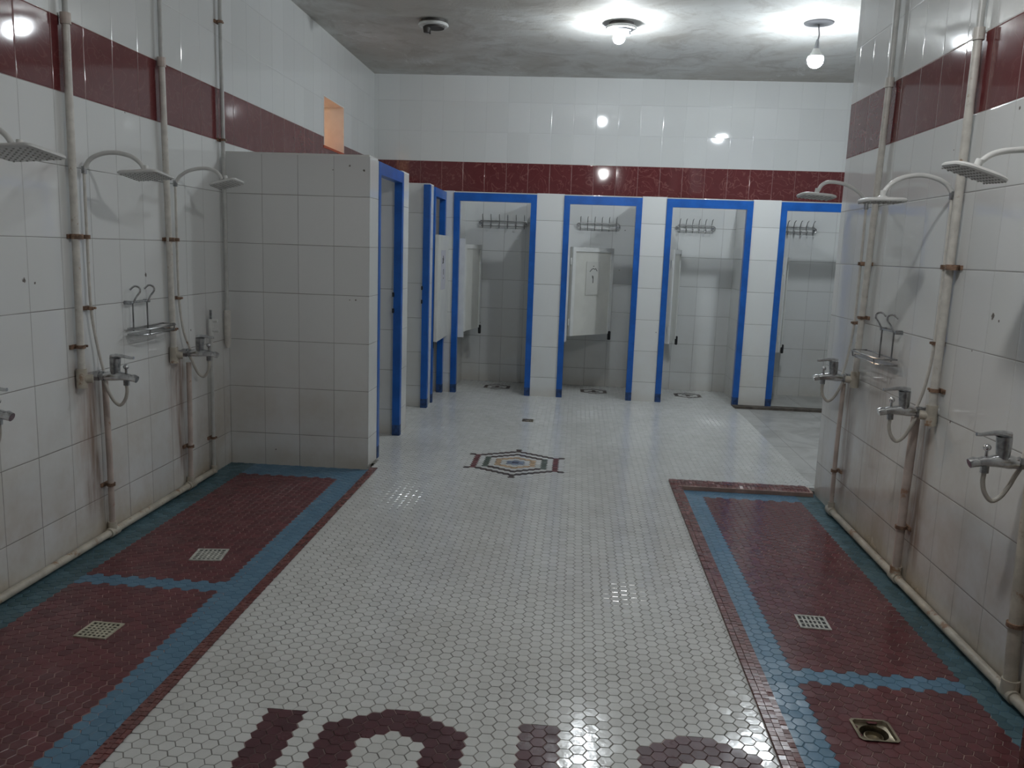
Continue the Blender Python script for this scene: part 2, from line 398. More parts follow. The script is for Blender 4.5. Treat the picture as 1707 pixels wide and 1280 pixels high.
for i, (a, b_) in enumerate(PIERS):
    part_wall('wall_stall_pier', a, FY, b_, BY, WE, ['tiled pier between the first and second back stalls', 'tiled pier between the second and third back stalls', 'tiled pier between the third and fourth back stalls', 'tiled pier right of the fourth back stall'][i])

# ---------------------------------------------------------------- hexagon floor
CPX, CPY = .0425, .0493
HX0, HY0 = -.0985, 2.504
def cell_center(i, j): return HX0 + i*CPX, HY0 + j*CPY + (.5*CPY if i % 2 else 0) - (CPY if i % 2 else 0)
def hexdist(i, j, ci, cj):
    # offset columns -> cube; odd columns sit half a cell lower
    def cube(i, j): q = i; r = j - (i + (i & 1))//2; return q, r, -q-r
    a, b_ = cube(i, j), cube(ci, cj); return max(abs(a[k]-b_[k]) for k in range(3))
def inpoly(x, y, P):
    c = False; n = len(P)
    for k in range(n):
        x1, y1 = P[k]; x2, y2 = P[(k+1) % n]
        if (y1 > y) != (y2 > y) and x < (x2-x1)*(y-y1)/(y2-y1)+x1: c = not c
    return c
LETC, HALF = {}, set()      # letter cells: column -> rows; half-tile caps
def lcol(i, top, bottom): LETC.setdefault(i, []).append((bottom, top))
lcol(-20, -1, -14); lcol(-19, 0, -14); lcol(-18, -1, -14); HALF |= {(-20, 0), (-18, 0)}
for i_ in (-24, -23, -22, -21): lcol(i_, -8 if i_ < -21 else -10, -14)
lcol(0, 0, -14); lcol(1, 0, -14); lcol(2, 0, -14); HALF.add((1, 1))
for c_, tops in ((-10, {0: 0, 1: 1, 2: 0, 3: 0, 4: -1, 5: -1}), (13, {0: 0, 1: 0, 2: 0, 3: -1, 4: -1})):
    nleg = 3 if c_ < 0 else 2
    for d_, t_ in tops.items():
        for s_ in ((-1, 1) if d_ else (1,)):
            i_ = c_+s_*d_
            leg = d_ >= nleg
            lcol(i_, t_, -14 if leg else t_-(1 if d_ == 0 else 2))
    HALF.add((c_, tops[0]+1))
def cell_of(x, y):
    i = round((x-HX0)/CPX); j = round((y-HY0-(-.5*CPY if i % 2 else 0))/CPY); return i, j
STAR = cell_of(-.385, 5.93)
MINI = [cell_of(-.863, 9.32), cell_of(.233, 9.33), cell_of(1.308, 9.35)]
DRAINS = []   # (x, y, half, kind)
D_LFAR, D_LNEAR, D_R, D_O = (-1.79, 3.845), (-1.86, 2.99), (1.104, 3.517), (1.081, 2.68)
D_MID = (-.397, 7.483)
def white_colour(i, j, x, y):
    for lo, hi in LETC.get(i, ()):
        if lo <= j <= hi: return 11
    di, dj = abs(i-STAR[0]), 0
    d = hexdist(i, j, *STAR)
    if d <= 8:
        if d == 0: return 10
        if d == 1: return 9
        if d == 3: return 8
        if d == 5: return 7 if di == 5 else 6
        if d == 7: return 1 if di == 7 else 6
        if d == 8:
            cx, cy_ = cell_center(i, j); sx, s_y = cell_center(*STAR)
            if di == 0 or (di == 8 and abs(abs(cy_-s_y)-4*CPY) < .4*CPY): return 6
        return 0
    for c in MINI:
        d = hexdist(i, j, *c)
        if d == 3 or d == 0: return 6
        if d == 1 and (i+j) % 2: return 6
    return 0
def split_base(base, holes):
    out = []
    for (x0, x1, y0, y1, z, mi) in base:
        hs = [h for h in holes if x0 < h[0] < x1 and y0 < h[1] < y1]
        if not hs: out.append((x0, x1, y0, y1, z, mi)); continue
        hx, hy, hr = hs[0]
        rest = [(x0, hx-hr, y0, y1, z, mi), (hx+hr, x1, y0, y1, z, mi), (hx-hr, hx+hr, y0, hy-hr, z, mi), (hx-hr, hx+hr, hy+hr, y1, z, mi)]
        out += rest
    return out
def hex_mesh(name, regions, classify, mats, seed, skip=None, base=None, par=None, holes=()):
    rng = np.random.default_rng(seed); V = []; F = []; MI = []; off = 0
    hw, hh = CPX/1.5, CPY/2
    hexo = np.array([(1,0),(.5,1),(-.5,1),(-1,0),(-.5,-1),(.5,-1)])*np.array([hw, hh])
    for (x0, x1, y0, y1, z) in regions:
        i0, i1 = math.ceil((x0-HX0)/CPX), math.floor((x1-HX0)/CPX)
        for i in range(i0, i1+1):
            j0 = math.floor((y0-HY0)/CPY)-1; j1 = math.ceil((y1-HY0)/CPY)+1
            for j in range(j0, j1+1):
                cx, cyy = cell_center(i, j)
                if cyy < y0 or cyy > y1: continue
                if skip and skip(cx, cyy): continue
                k = classify(i, j, cx, cyy)
                tx, ty = rng.normal(0, .007, 2); dz = rng.normal(0, .00012)
                jit = rng.normal(0, .0004, 2)
                if name == 'floor' and (i, j) in HALF:
                    hq = np.array([(1,-.02),(-1,-.02),(-.5,-1),(.5,-1)])*np.array([hw, hh])
                    for sg, kk in ((1, 11), (-1, 0)):
                        for fct, zz in ((.93, 0.), (.965, -.0013)):
                            for a in (hq if sg > 0 else hq[::-1]*np.array([1, -1])): V.append((cx+a[0]*fct, cyy+sg*0+a[1]*fct-sg*.001, z+zz))
                        F.append([off+3, off+2, off+1, off] if sg > 0 else [off, off+1, off+2, off+3][::-1]); MI.append(kk)
                        for t in range(4): F.append([off+4+t, off+4+(t+1) % 4, off+(t+1) % 4, off+t]); MI.append(kk)
                        off += 8
                    continue
                o_ = hexo*.955; n_ = hexo*.90
                for ring, zz in ((n_, 0.), (o_, -.0013)):
                    for a in ring: V.append((cx+a[0]+jit[0], cyy+a[1]+jit[1], z+zz+dz+a[0]*tx+a[1]*ty))
                F.append([off+t for t in range(6)]); MI.append(k)
                for t in range(6): F.append([off+6+t, off+6+(t+1) % 6, off+(t+1) % 6, off+t]); MI.append(k)
                off += 12
                if k == 11:
                    for a in hexo*1.03: V.append((cx+a[0], cyy+a[1], z-.0014))
                    F.append([off+t for t in range(6)]); MI.append(15); off += 6
    nm = len(mats)
    if base:
        base = split_base(base, holes)
        for (x0, x1, y0, y1, z, mi) in base:
            V += [(x0,y0,z),(x1,y0,z),(x1,y1,z),(x0,y1,z)]; F.append([off, off+1, off+2, off+3]); MI.append(mi); off += 4
    me = bpy.data.meshes.new(name); me.from_pydata(V, [], F)
    for m_ in mats: me.materials.append(m_)
    me.polygons.foreach_set('material_index', MI); me.update()
    o = bpy.data.objects.new(name, me); C.objects.link(o)
    if par: o.parent = par
    return o
FM = [HW, HR, HRW, HBL, HBW, HBG, HDK, HGN, HTN, HGB, HNV, HLT, GRW, GRR, GRB, GRP]
def in_dr(d, h, x, y): return abs(x-d[0]) < h and abs(y-d[1]) < h
LC, RC = (-1.40, -1.345), (.70, .775)      # kerb spans
# tiled white floor
W_reg = [(-1.345-.02, .70+.02, .3, 5.66, 0.), (.70+.02, 1.70, 5.66, 5.66, 0.)]
W_reg = [(LC[0]+.03, RC[0]+.03, .3, 5.60, 0.), (LC[0]+.005, 1.72, 5.60, 8.81, 0.), (LX, LC[0]+.005, 5.83, 8.81, 0.), (-1.40, 2.0, 8.81, BY, 0.)]
def skipW(x, y):
    if y < 5.66 and x > RC[0]+.03: return True
    return x > 1.70+.06*math.sin(y*.0) and y < 8.81
o = hex_mesh('floor', W_reg, white_colour, FM, 3, skipW,
    [(LC[0], RC[1], Y0, 5.60, -.0018, 12), (LC[0], 1.70, 5.60, 8.81, -.0018, 12), (LX, LC[0], 5.70, 8.81, -.0018, 12), (-1.45, 2.05, 8.81, BY, -.0018, 12)])
struct(o, 'white hexagon tile floor with dark mosaic motifs and letters', 'floor')
# left shower tray
def clsL(i, j, x, y):
    if x < -2.25: return 5
    if x > -1.545 or y > 5.33: return 3
    if 3.44 < y < 3.535 or 1.56 < y < 1.65: return 3
    return 1
o = hex_mesh('floor_left_showers', [(LX-.02, LC[0]+.01, .3, 5.60, TRAY)], clsL, FM, 5,
    lambda x, y: False,
    [(LX, -2.25, Y0, 5.6, TRAY-.0022, 14), (-2.25, -1.522, Y0, 3.44, TRAY-.0018, 13), (-2.25, -1.522, 3.44, 3.535, TRAY-.0018, 14), (-2.25, -1.522, 3.535, 5.33, TRAY-.0018, 13), (-2.25, -1.522, 5.33, 5.6, TRAY-.0018, 14), (-1.522, LC[0]+.04, Y0, 5.6, TRAY-.0018, 14)])
struct(o, 'sunken left shower floor in maroon and blue hexagon tiles', 'floor')
def clsR(i, j, x, y):
    if x > 1.54: return 5
    if x < .908 or y > 5.385: return 4
    if 2.995 < y < 3.08 or 1.1 < y < 1.19: return 4
    return 2
o = hex_mesh('floor_right_showers', [(RC[1]-.01, RX+.02, .3, 5.60, TRAY)], clsR, FM, 7,
    lambda x, y: in_dr(D_O, .068, x, y),
    [(RC[0]+.03, .908, Y0, 5.6, TRAY-.0018, 14), (.908, 1.54, Y0, 2.995, TRAY-.0018, 13), (.908, 1.54, 2.995, 3.08, TRAY-.0018, 14), (.908, 1.54, 3.08, 5.385, TRAY-.0018, 13), (.908, 1.54, 5.385, 5.6, TRAY-.0018, 14), (1.54, RX, Y0, 5.6, TRAY-.0018, 14)] + [(D_O[0]-.11, D_O[0]-.058, D_O[1]-.11, D_O[1]+.11, TRAY-.0012, 2), (D_O[0]+.058, D_O[0]+.11, D_O[1]-.11, D_O[1]+.11, TRAY-.0012, 2), (D_O[0]-.058, D_O[0]+.058, D_O[1]-.11, D_O[1]-.058, TRAY-.0012, 2), (D_O[0]-.058, D_O[0]+.058, D_O[1]+.058, D_O[1]+.11, TRAY-.0012, 2)], holes=[(D_O[0], D_O[1], .056)])
struct(o, 'sunken right shower floor in maroon and blue hexagon tiles', 'floor')
# stone slabs of the passage and the fourth stall
m = MB().box((1.70, 5.60, -.12), (4.6, 8.72, -.012)); m.box((2.0, 8.82, -.12), (4.6, BY, -.006))
m.box((RX+.2, 4.0, -.12), (4.6, 5.60, -.012))
struct(m.build('floor_passage', MARB), 'worn grey stone slab floor of the passage', 'floor')
struct(MB().box((1.70, 8.70, -.02), (4.6, 8.83, .012)).build('trim_1', THR), 'dark threshold strip under the fourth stall', 'threshold')
# sub-floor so nothing is open
struct(MB().box((LX-.2, Y0-.2, -.2), (4.8, BY+.2, -.13)).build('floor_slab', GRW), 'concrete slab below the tiles', 'floor')

# kerbs clad in small maroon mosaic --------------------------------
def kerb(name, rects, label):
    rng = random.Random(4); m = MB()
    for (x0, x1, y0, y1, ztop, along) in rects:
        m.box((x0+.001, y0, -.06), (x1-.001, y1, ztop-.009), 1)
        n = 3; cell = .026
        if along == 'Y':
            k = int((y1-y0)/cell); wd = (x1-x0)/n
            for a in range(k):
                for c in range(n):
                    dz = rng.gauss(0, .0006) - (.004 if c == (2 if x0 > 0 else 0) else 0)
                    tl = rng.gauss(0, .02)
                    cx, cyy = x0+(c+.5)*wd, y0+(a+.5)*cell; hx, hy = wd*.45, cell*.44
                    vs = [(cx-hx, cyy-hy, ztop+dz-tl*hx), (cx+hx, cyy-hy, ztop+dz+tl*hx), (cx+hx, cyy+hy, ztop+dz+tl*hx), (cx-hx, cyy+hy, ztop+dz-tl*hx)]
                    vs += [(p[0]+(.001 if p[0] > cx else -.001), p[1]+(.001 if p[1] > cyy else -.001), p[2]-.003) for p in vs]
                    m.add(vs, [(0,1,2,3),(4,5,1,0),(5,6,2,1),(6,7,3,2),(7,4,0,3)], 0)
        else:
            k = int((x1-x0)/cell); wd = (y1-y0)/n
            for a in range(k):
                for c in range(n):
                    dz = rng.gauss(0, .0006) - (.006 if c == 0 else 0)
                    tl = rng.gauss(0, .03) + (.25 if c == 0 else 0)
                    cx, cyy = x0+(a+.5)*cell, y0+(c+.5)*wd; hy, hx = wd*.45, cell*.44
                    vs = [(cx-hx, cyy-hy, ztop+dz-tl*hy), (cx+hx, cyy-hy, ztop+dz-tl*hy), (cx+hx, cyy+hy, ztop+dz+tl*hy), (cx-hx, cyy+hy, ztop+dz+tl*hy)]
                    vs += [(p[0]+(.001 if p[0] > cx else -.001), p[1]+(.001 if p[1] > cyy else -.001), p[2]-.003) for p in vs]
                    m.add(vs, [(0,1,2,3),(4,5,1,0),(5,6,2,1),(6,7,3,2),(7,4,0,3)], 0)
    return struct(m.build(name, [CURB, GRC]), label, 'kerb')
kerb('trim_2', [(LC[0], LC[1], .6, 5.585, .006, 'Y')], 'maroon mosaic kerb of the left shower area')
kerb('trim_3', [(RC[0], RC[1], .6, 5.52, .012, 'Y'), (RC[0], 1.655, 5.52, 5.66, .016, 'X')], 'maroon mosaic kerb of the right shower area')

# low mosaic divider cut off by the right edge of the photo
m = MB().box((1.285, 2.06, -.05), (RX, 2.2, .52), 1)
rng = random.Random(8)
for k in range(19):
    for a in range(5):
        y = 2.06+(a+.5)*.028; z = .0+(k+.5)*.028
        m.box((1.282, y-.0125, z-.0125), (1.286, y+.0125, z+.0125), 0)
    for a in range(14):
        x = 1.285+(a+.5)*.028; z = .0+(k+.5)*.028
        m.box((x-.0125, 2.057, z-.0125), (x+.0125, 2.061, z+.0125), 0)
struct(m.build('wall_low_divider', [CURB, GRC]), 'low brown mosaic divider at the right edge', 'wall')

# window opening in the left wall and the warm room beyond -----------
wn_ = MB().box((LX-.2, wy0, wz0-.0), (LX+.004, wy1, wz0+.022)).build('window_1', SILL)
struct(wn_, 'small opening high in the left wall with an orange-red sill', 'window')
m = MB(); t_ = .012
m.box((LX-.2, wy0, wz0+.022), (LX+.003, wy0+t_, wz1)); m.box((LX-.2, wy1-t_, wz0+.022), (LX+.003, wy1, wz1)); m.box((LX-.2, wy0+t_, wz1-t_), (LX+.003, wy1-t_, wz1))
m.build('window_frame', WSH, wn_)
m = MB()
rx0, rx1, ry0, ry1 = -4.6, LX-.201, 6.5, 12.4
m.box((rx0-.1, ry0-.1, -.1), (rx0, ry1+.1, 3.4)); m.box((rx0, ry0-.1, -.1), (rx1, ry0, 3.4)); m.box((rx0, ry1, -.1), (rx1, ry1+.1, 3.4))
m.box((rx1-.1, BY+.2, -.1), (rx1, ry1, 3.4)); m.box((rx0, ry0, -.1), (rx1, ry1, 0)); m.box((rx0-.1, ry0-.1, 3.4), (rx1, ry1+.1, 3.5))
struct(m.build('wall_next_room', CREAMW), 'cream walls of the lit room beyond the opening', 'wall')

# ---------------------------------------------------------------- door frames and half doors
def bar(m, a, b): return m.box(a, b)
def door_frame(idx, name, kind, a0, a1, label, topbar=True, near=True):
    """kind 'back': frame in the plane y=FY from x=a0..a1; 'left': frame in plane x=PE from y=a0..a1"""
    t, d, zt = .062, .055, 2.135
    root = bpy.data.objects.new(name, None); C.objects.link(root)
    root.location = (a0, FY, 0) if kind == 'back' else (PE, a0, 0)
    struct(root, label, 'door')
    def bx(u0, u1, z0, z1, mats, nm):
        m = MB()
        if kind == 'back': m.box((u0, FY-.012, z0), (u1, FY+d, z1))
        else: m.box((PE-.058, u0, z0), (PE+.004, u1, z1))
        return m.build(nm, mats, root)
    g = .001
    for u0, u1, isn in ((a0+g, a0+t, True), (a1-t, a1-g, False)):
        if isn and not near: continue
        p = bx(u0, u1, .09, zt if topbar else zt, BLUEP, 'frame_post')
        bx(u0, u1, .0, .09, BLUEF, 'post_foot').parent = root
    if topbar: bx(a0+t, a1-t, zt-.085, zt, BLUEP, 'frame_head')
    return root
D = []
OPEN = [(-1.335, -.46), (-.175, .635), (.885, 1.765), (2.045, 2.92)]
words = ['first', 'second', 'third', 'fourth']
for i, (a, b_) in enumerate(OPEN):
    D.append(door_frame(i, 'door_%d' % (i+1), 'back', a, b_, 'blue framed doorway of the %s back stall from the left, with a half door' % words[i]))
L1 = door_frame(5, 'door_5', 'left', 5.832, 6.66, 'blue framed doorway nearest the shower partition')
L2 = door_frame(6, 'door_6', 'left', 6.93, 7.90, 'left doorway with only a blue far post and no head', topbar=False, near=False)
L3 = door_frame(7, 'door_7', 'left', 8.12, 8.808, 'blue framed corner doorway with a closed white half door')
for root, y in ((L1, 6.62), (L2, 7.86)):
    for z in (1.15, 1.02):
        MB().box((PE-.063, y-.012, z), (PE-.05, y-.058+.012, z+.035)).build('strike_plate', BLACKP, root)

def half_door(root, hinge, ang, length, z0, z1, jamb=True, notice=None, framed=True):
    """swings round hinge (x,y); local +x runs along the leaf"""
    M = Matrix.Translation((hinge[0], hinge[1], 0)) @ Matrix.Rotation(ang, 4, 'Z')
    th = .032
    m = MB().cbox((length/2, 0, (z0+z1)/2), (length, th, z1-z0), 0, M)
    leaf = m.build('door_leaf', WPNT, root)
    if framed:
        m = MB(); e = .045
        for s_ in (-1, 1):
            yy = s_*(th/2+.005)
            m.cbox((e/2, yy, (z0+z1)/2), (e, .010, z1-z0), 0, M); m.cbox((length-e/2, yy, (z0+z1)/2), (e, .010, z1-z0), 0, M)
            m.cbox((length/2, yy, z1-e/2), (length-2*e, .010, e), 0, M); 
        m.build('leaf_moulding', WSH, leaf)
    m = MB().cbox((length-.02, -.03, z0-.02), (.03, .03, .10), 0, M, .005); m.build('door_bolt', BLACKP, leaf)
    m = MB()
    for z in (z0+.15, z1-.15): m.tube([M @ Vector((-.004, 0, z-.035)), M @ Vector((-.004, 0, z+.035))], .007, 8)
    m.build('hinge', WSH, leaf)
    return M
# back stalls: opened inwards, hinged on the left post
MD1 = half_door(D[0], (-1.235, 8.90), R(80), .60, .66, 1.60)
MD2 = half_door(D[1], (-.075, 8.905), R(47), .66, .66, 1.61)
MD3 = half_door(D[2], (.985, 8.90), R(77), .66, .62, 1.62)
MD4 = half_door(D[3], (2.145, 8.90), R(74), .62, .58, 1.58)
for i, (x, zt, zb) in enumerate(((-1.245, 1.66, .60), (-.125, 1.62, .60))):
    MB().box((x-.035, 8.868, zb), (x+.033, 8.898, zt)).build('door_jamb', WSH, D[i])
# corner door closed in the left plane
M3 = half_door(L3, (PE+.024, 8.795), R(-90), .66, .62, 1.68, framed=False)

def scribble(par, M, pts, r=.004, name='pen_stroke'):
    for stroke in pts: MB().tube([M @ Vector(p) for p in stroke], r, 6).build(name, INK, par)
def notice(M, xc, zc, wd, ht, yy, label, strokes, mat=None):
    p = M @ Vector((xc, yy, zc))
    root = thing('paper_notice', p, label, 'notice')
    m = MB().cbox((xc, yy, zc), (wd, .002, ht), 0, M).build('sheet', mat or PAPER, root)
    s_ = -1 if yy < 0 else 1
    scribble(root, M, [[(xc+a*wd, yy+s_*.002, zc+b*ht) for a, b in st] for st in strokes], .0035)
W1 = [[(-.25, .20), (-.12, .27), (0, .30), (.10, .27), (.16, .30), (.28, .22)], [(-.02, .36), (.04, .37)], [(.0, -.02), (.02, .06), (-.06, .08), (-.04, .02), (.01, .0), (.0, -.14)]]
notice(MD2, .33, 1.28, .22, .36, -.0225, 'pale paper notice on the open half door of the second back stall', W1, simple('cream_paper', (.62, .62, .58), .6))
W2 = [[(.22, .30), (.05, .18), (.25, .16), (.0, .26), (.12, .36)], [(.15, .22), (.02, .20)], [(.0, .02), (.03, -.04), (.0, -.12)], [(-.03, -.20), (.02, -.22)]]
notice(M3, .34, 1.33, .27, .40, .0175, 'grey paper notice taped to the closed corner half door', W2)

# ---------------------------------------------------------------- coat hook rails
def hook_rail(x0, x1, z, label):
    root = thing('coat_hook_rail', ((x0+x1)/2, BY-.02, z), label, 'hook rail', 'coat hook rails in the back stalls')
    y = BY-.03; m = MB()
    loop = [(x0+.02, y, z+.028), (x1-.02, y, z+.028), (x1, y, z+.012), (x1, y, z-.012), (x1-.02, y, z-.028), (x0+.02, y, z-.028), (x0, y, z-.012), (x0, y, z+.012), (x0+.02, y, z+.028)]
    m.tube(loop, .0055, 8); m.build('rail', STEEL, root)
    for k in range(6):
        x = x0+.04+(x1-x0-.08)*k/5
        p = arc([(x, BY-.012, z+.03), (x, y-.01, z-.0), (x, y-.01, z-.035), (x, y-.03, z-.055), (x, y-.055, z-.03), (x, y-.06, z-.01)], 12)
        q = arc([(x, BY-.012, z+.03), (x, y-.012, z+.05), (x, y-.04, z+.085), (x+.004, y-.075, z+.10)], 9)
        MB().tube(p, .0045, 6).tube(q, .0045, 6).build('hook', STEEL, root)
    for x in (x0+.02, x1-.02):
        MB().tube([(x, BY, z), (x, y, z)], .012, 8).build('wall_fixing', CHROMED, root)
hook_rail(-1.165, -.60, 1.853, 'chrome hook rail on the back wall of the first back stall')
hook_rail(-.035, .455, 1.862, 'chrome hook rail above the half door of the second back stall')
hook_rail(1.09, 1.53, 1.872, 'chrome hook rail in the third back stall')
hook_rail(2.22, 2.65, 1.888, 'chrome hook rail in the fourth back stall, nearest the right wall')

# ---------------------------------------------------------------- plumbing
def pl(side, out, y, z):
    """point at distance out from the left (-1) or right (+1) wall"""
    return (LX+out, y, z) if side < 0 else (RX-out, y, z)
def clamp(par, side, y, z, w_=.05, r=.028, out=.03, mat=None):
    m = MB().tube([pl(side, out, y, z-.008), pl(side, out, y, z+.008)], r, 14)
    m.tube([pl(side, .0, y-w_/2, z), pl(side, .012, y-w_/2, z)], .008, 8)
    a, b_ = pl(side, .0, y-w_/2-.01, z-.010), pl(side, .010, y+w_/2+.01, z+.010); m.box(a, b_)
    m.tube([pl(side, .0, y+w_/2, z), pl(side, .045, y+w_/2, z)], .006, 8)
    return m.build('clamp', mat or RUSTM, par)

def supply_pipe(side, y, ybot, label, zb=.862, r=.0178, clamps=(1.02,), topj=2.535, elbow=True):
    root = thing('supply_pipe', pl(side, .03, y, zb), label, 'pipe')
    m = MB().tube([pl(side, .03, y, CEIL), pl(side, .03, y, topj)], .0128 if side < 0 else .0155, 14); m.build('upper_pipe', PVCG, root)
    m = MB().tube([pl(side, .03, y, topj), pl(side, .03, (y+ybot)/2, (topj+zb)/2), pl(side, .03, ybot, zb)], r, 16); m.build('lower_pipe', PVC, root)
    MB().tube([pl(side, .03, y, topj-.03), pl(side, .03, y, topj+.02)], r+.006, 16).build('coupling', PINKP if side < 0 else PVC, root)
    if elbow:
        m = MB().tube([pl(side, .03, ybot, zb+.05), pl(side, .03, ybot, zb-.045)], r+.007, 16)
        m.tube([pl(side, .03, ybot, zb), pl(side, .075, ybot+.02, zb)], .021, 14)
        m.build('elbow', PVCD, root)
    for z in clamps:
        t = (z-zb)/(topj-zb); clamp(root, side, ybot+(y-ybot)*t, z, .07, r+.006)
    return root
def shower(side, y, yb, zt, arm, head, tilt, label, size=.195, yaw=0, rough_round=.02, roll=0.):
    """riser from the mixer, bent arm, square rose. arm: list of (out, z); head: (out, z)"""
    root = thing('shower', pl(side, .03, y, .90), label, 'shower')
    pts = [pl(side, .035, y, zt), pl(side, .032, y+.005, 1.55), pl(side, .032, y+.01, 1.2), pl(side, .04, y+.04, 1.0), pl(side, .065, yb, .885)]
    MB().tube(arc(pts, 20), .0075, 10).build('riser_pipe', PVC, root)
    MB().tube([pl(side, .035, y, zt-.02), pl(side, .035, y, zt+.015)], .013, 10).build('arm_connector', CHROMED, root)
    MB().tube(arc([pl(side, o_, y, z) for o_, z in arm], 26), .0105, 12).build('arm', WPL, root)
    M = Matrix.Translation(pl(side, head[0], y, head[1])) @ Matrix.Rotation(yaw, 4, 'Z') @ Matrix.Rotation(tilt, 4, 'Y') @ Matrix.Rotation(roll, 4, 'X')
    # rounded square plate
    def rsq(h, r, n=5):
        out = []
        for sx, s_y, a0 in ((1,1,0),(-1,1,90),(-1,-1,180),(1,-1,270)):
            for k in range(n+1):
                a = R(a0+90*k/n); out.append((sx*(h-r)+r*math.cos(a), s_y*(h-r)+r*math.sin(a)))
        return out
    h = size/2; m = MB(); n = 24; vs = []; prof = [(h-.012, .010), (h-.004, .007), (h, .001), (h-.001, -.005), (h-.006, -.008)]
    for hh_, z in prof: vs += [M @ Vector((a, b_, z)) for a, b_ in rsq(hh_, rough_round)]
    fs = [(i*n+k, (i+1)*n+k, (i+1)*n+(k+1) % n, i*n+(k+1) % n) for i in range(4) for k in range(n)]
    fs.append(tuple(range(n))); fs.append(tuple(reversed(range(4*n, 5*n))))
    m.add(vs, fs, 0, True); hd = m.build('shower_head', WPL, root)
    m = MB()
    for a in range(8):
        for b_ in range(8):
            px, py = (a-3.5)*h*.235, (b_-3.5)*h*.235
            m.lathe([(.0045, -.0078), (.0035, -.0115)], 6, 0, M @ Matrix.Translation((px, py, 0)))
    m.build('nozzles', GPL, hd)
    MB().lathe([(.024, .009), (.022, .016), (.013, .022), (.012, .045)], 16, 0, M).build('head_joint', WPL, hd)
    # stub and clamps on the riser
    for z in (1.20,): clamp(root, side, y+.008, z, .045, .014, .032)
    m = MB().box(pl(side, 0, y-.11, 1.537), pl(side, .008, y+.03, 1.557))
    m.tube([pl(side, .032, y+.004, 1.537), pl(side, .032, y+.004, 1.557)], .016, 12)
    m.tube([pl(side, .03, y-.075, 1.535), pl(side, .03, y-.075, 1.559)], .029, 14)
    m.build('clamp', RUSTM, root)
    return root
def mixer(side, y, z, label, lever=1.0, dy=.0, rot=0.):
    """single lever bath mixer seen from its side, reaching out from the wall"""
    root = thing('bath_mixer', pl(side, .0, y, z), label, 'tap')
    def q(o_, dz, dd=0.): return pl(side, o_, y+dy*o_+dd, z+dz)
    # body with wall unions
    m = MB().tube([q(.03, .0), q(.075, 0), q(.10, .003), q(.15, .004), q(.19, .0), q(.222, -.006)], [.018, .021, .026, .023, .019, .015], 16)
    m.build('body', CHROME, root)
    m = MB().tube([q(.018, 0), q(.045, 0)], .027, 6); m.tube([q(.05, 0), q(.07, .0)], .024, 8); m.build('wall_union', CHROMED, root)
    m = MB().tube([q(.205, -.004), q(.222, -.004), q(.238, -.010)], [.017, .0195, .0175], 16); m.build('spout', CHROME, root)
    m = MB().tube([q(.125, .01), q(.125, .05), q(.128, .095)], [.022, .025, .027], 18); m.build('cartridge', CHROMED, root)
    M_ = [q(.108, .098), q(.135, .104), q(.165, .106), q(.20*lever+.01, .098), q(.215*lever+.01, .099)]
    m = MB().tube(arc(M_, 12), [.017]*3+[.014]*3+[.010]*3+[.008]*3+[.007], 10) if False else MB().tube(M_, [.016, .014, .009, .007, .007], 10)
    m.build('lever', CHROME, root)
    m = MB().tube([q(.182, .015), q(.182, .045)], .006, 10); m.sphere(q(.182, .052), .0135, 12); m.build('diverter_knob', CHROME, root)
    m = MB().tube([q(.182, -.012), q(.182, -.042)], .0145, 6); m.build('hose_nut', CHROMED, root)
    pts = [q(.182, -.04), q(.183, -.075), q(.172, -.115), q(.145, -.145), q(.115, -.128), q(.092, -.09), q(.075, -.05), q(.06, -.02)]
    MB().tube(arc(pts, 28), .0085, 10).build('hose', HOSE, root)
    return root
G1 = 'left'
# --- left wall
supply_pipe(-1, 3.81, 3.80, 'thick cream supply pipe on the left wall, nearest the camera of the three')
supply_pipe(-1, 4.69, 4.73, 'thick cream supply pipe on the left wall, middle of the three')
r_ = thing('supply_pipe', pl(-1, .03, 5.5, .82), 'thin cream pipe in the left corner that ends capped beside the partition', 'pipe')
MB().tube([pl(-1, .03, 5.48, CEIL), pl(-1, .03, 5.5, 1.08)], .0135, 14).build('upper_pipe', PVCG, r_)
MB().tube([pl(-1, .03, 5.5, 1.08), pl(-1, .03, 5.5, .85), pl(-1, .03, 5.5, .82)], [.022, .022, .010], 16).build('end_sleeve', PVC, r_)
clamp(r_, -1, 5.49, 2.21, .04, .02)
clamp(r_, -1, 5.48, 2.95, .04, .02)
supply_pipe(-1, 2.85, 2.84, 'cream supply pipe just outside the left edge of the photo')

shower(-1, 3.89, 3.93, 1.867, [(.035, 1.867), (.07, 1.915), (.13, 1.942), (.20, 1.948), (.27, 1.934), (.315, 1.905), (.335, 1.875)], (.345, 1.848), R(-4), 'square white shower head on its arm, second along the left wall', roll=R(-6))
shower(-1, 4.80, 4.87, 1.876, [(.035, 1.876), (.07, 1.92), (.13, 1.952), (.21, 1.965), (.27, 1.955), (.30, 1.935), (.322, 1.905)], (.348, 1.882), R(-14), 'small tilted square shower head, farthest on the left wall', size=.165, roll=R(-5), rough_round=.03)
shower(-1, 2.95, 3.0, 1.87, [(.035, 1.87), (.09, 1.93), (.17, 1.95), (.27, 1.935), (.32, 1.905), (.345, 1.868)], (.372, 1.845), R(-4), 'square white shower head cut off by the left edge of the photo', size=.225, roll=R(-6))
mixer(-1, 3.93, .858, 'chrome single-lever mixer tap below the second shower on the left wall')
mixer(-1, 4.87, .862, 'chrome mixer tap below the farthest shower on the left wall', lever=.95)
mixer(-1, 3.0, .852, 'chrome mixer tap cut off by the left edge of the photo')
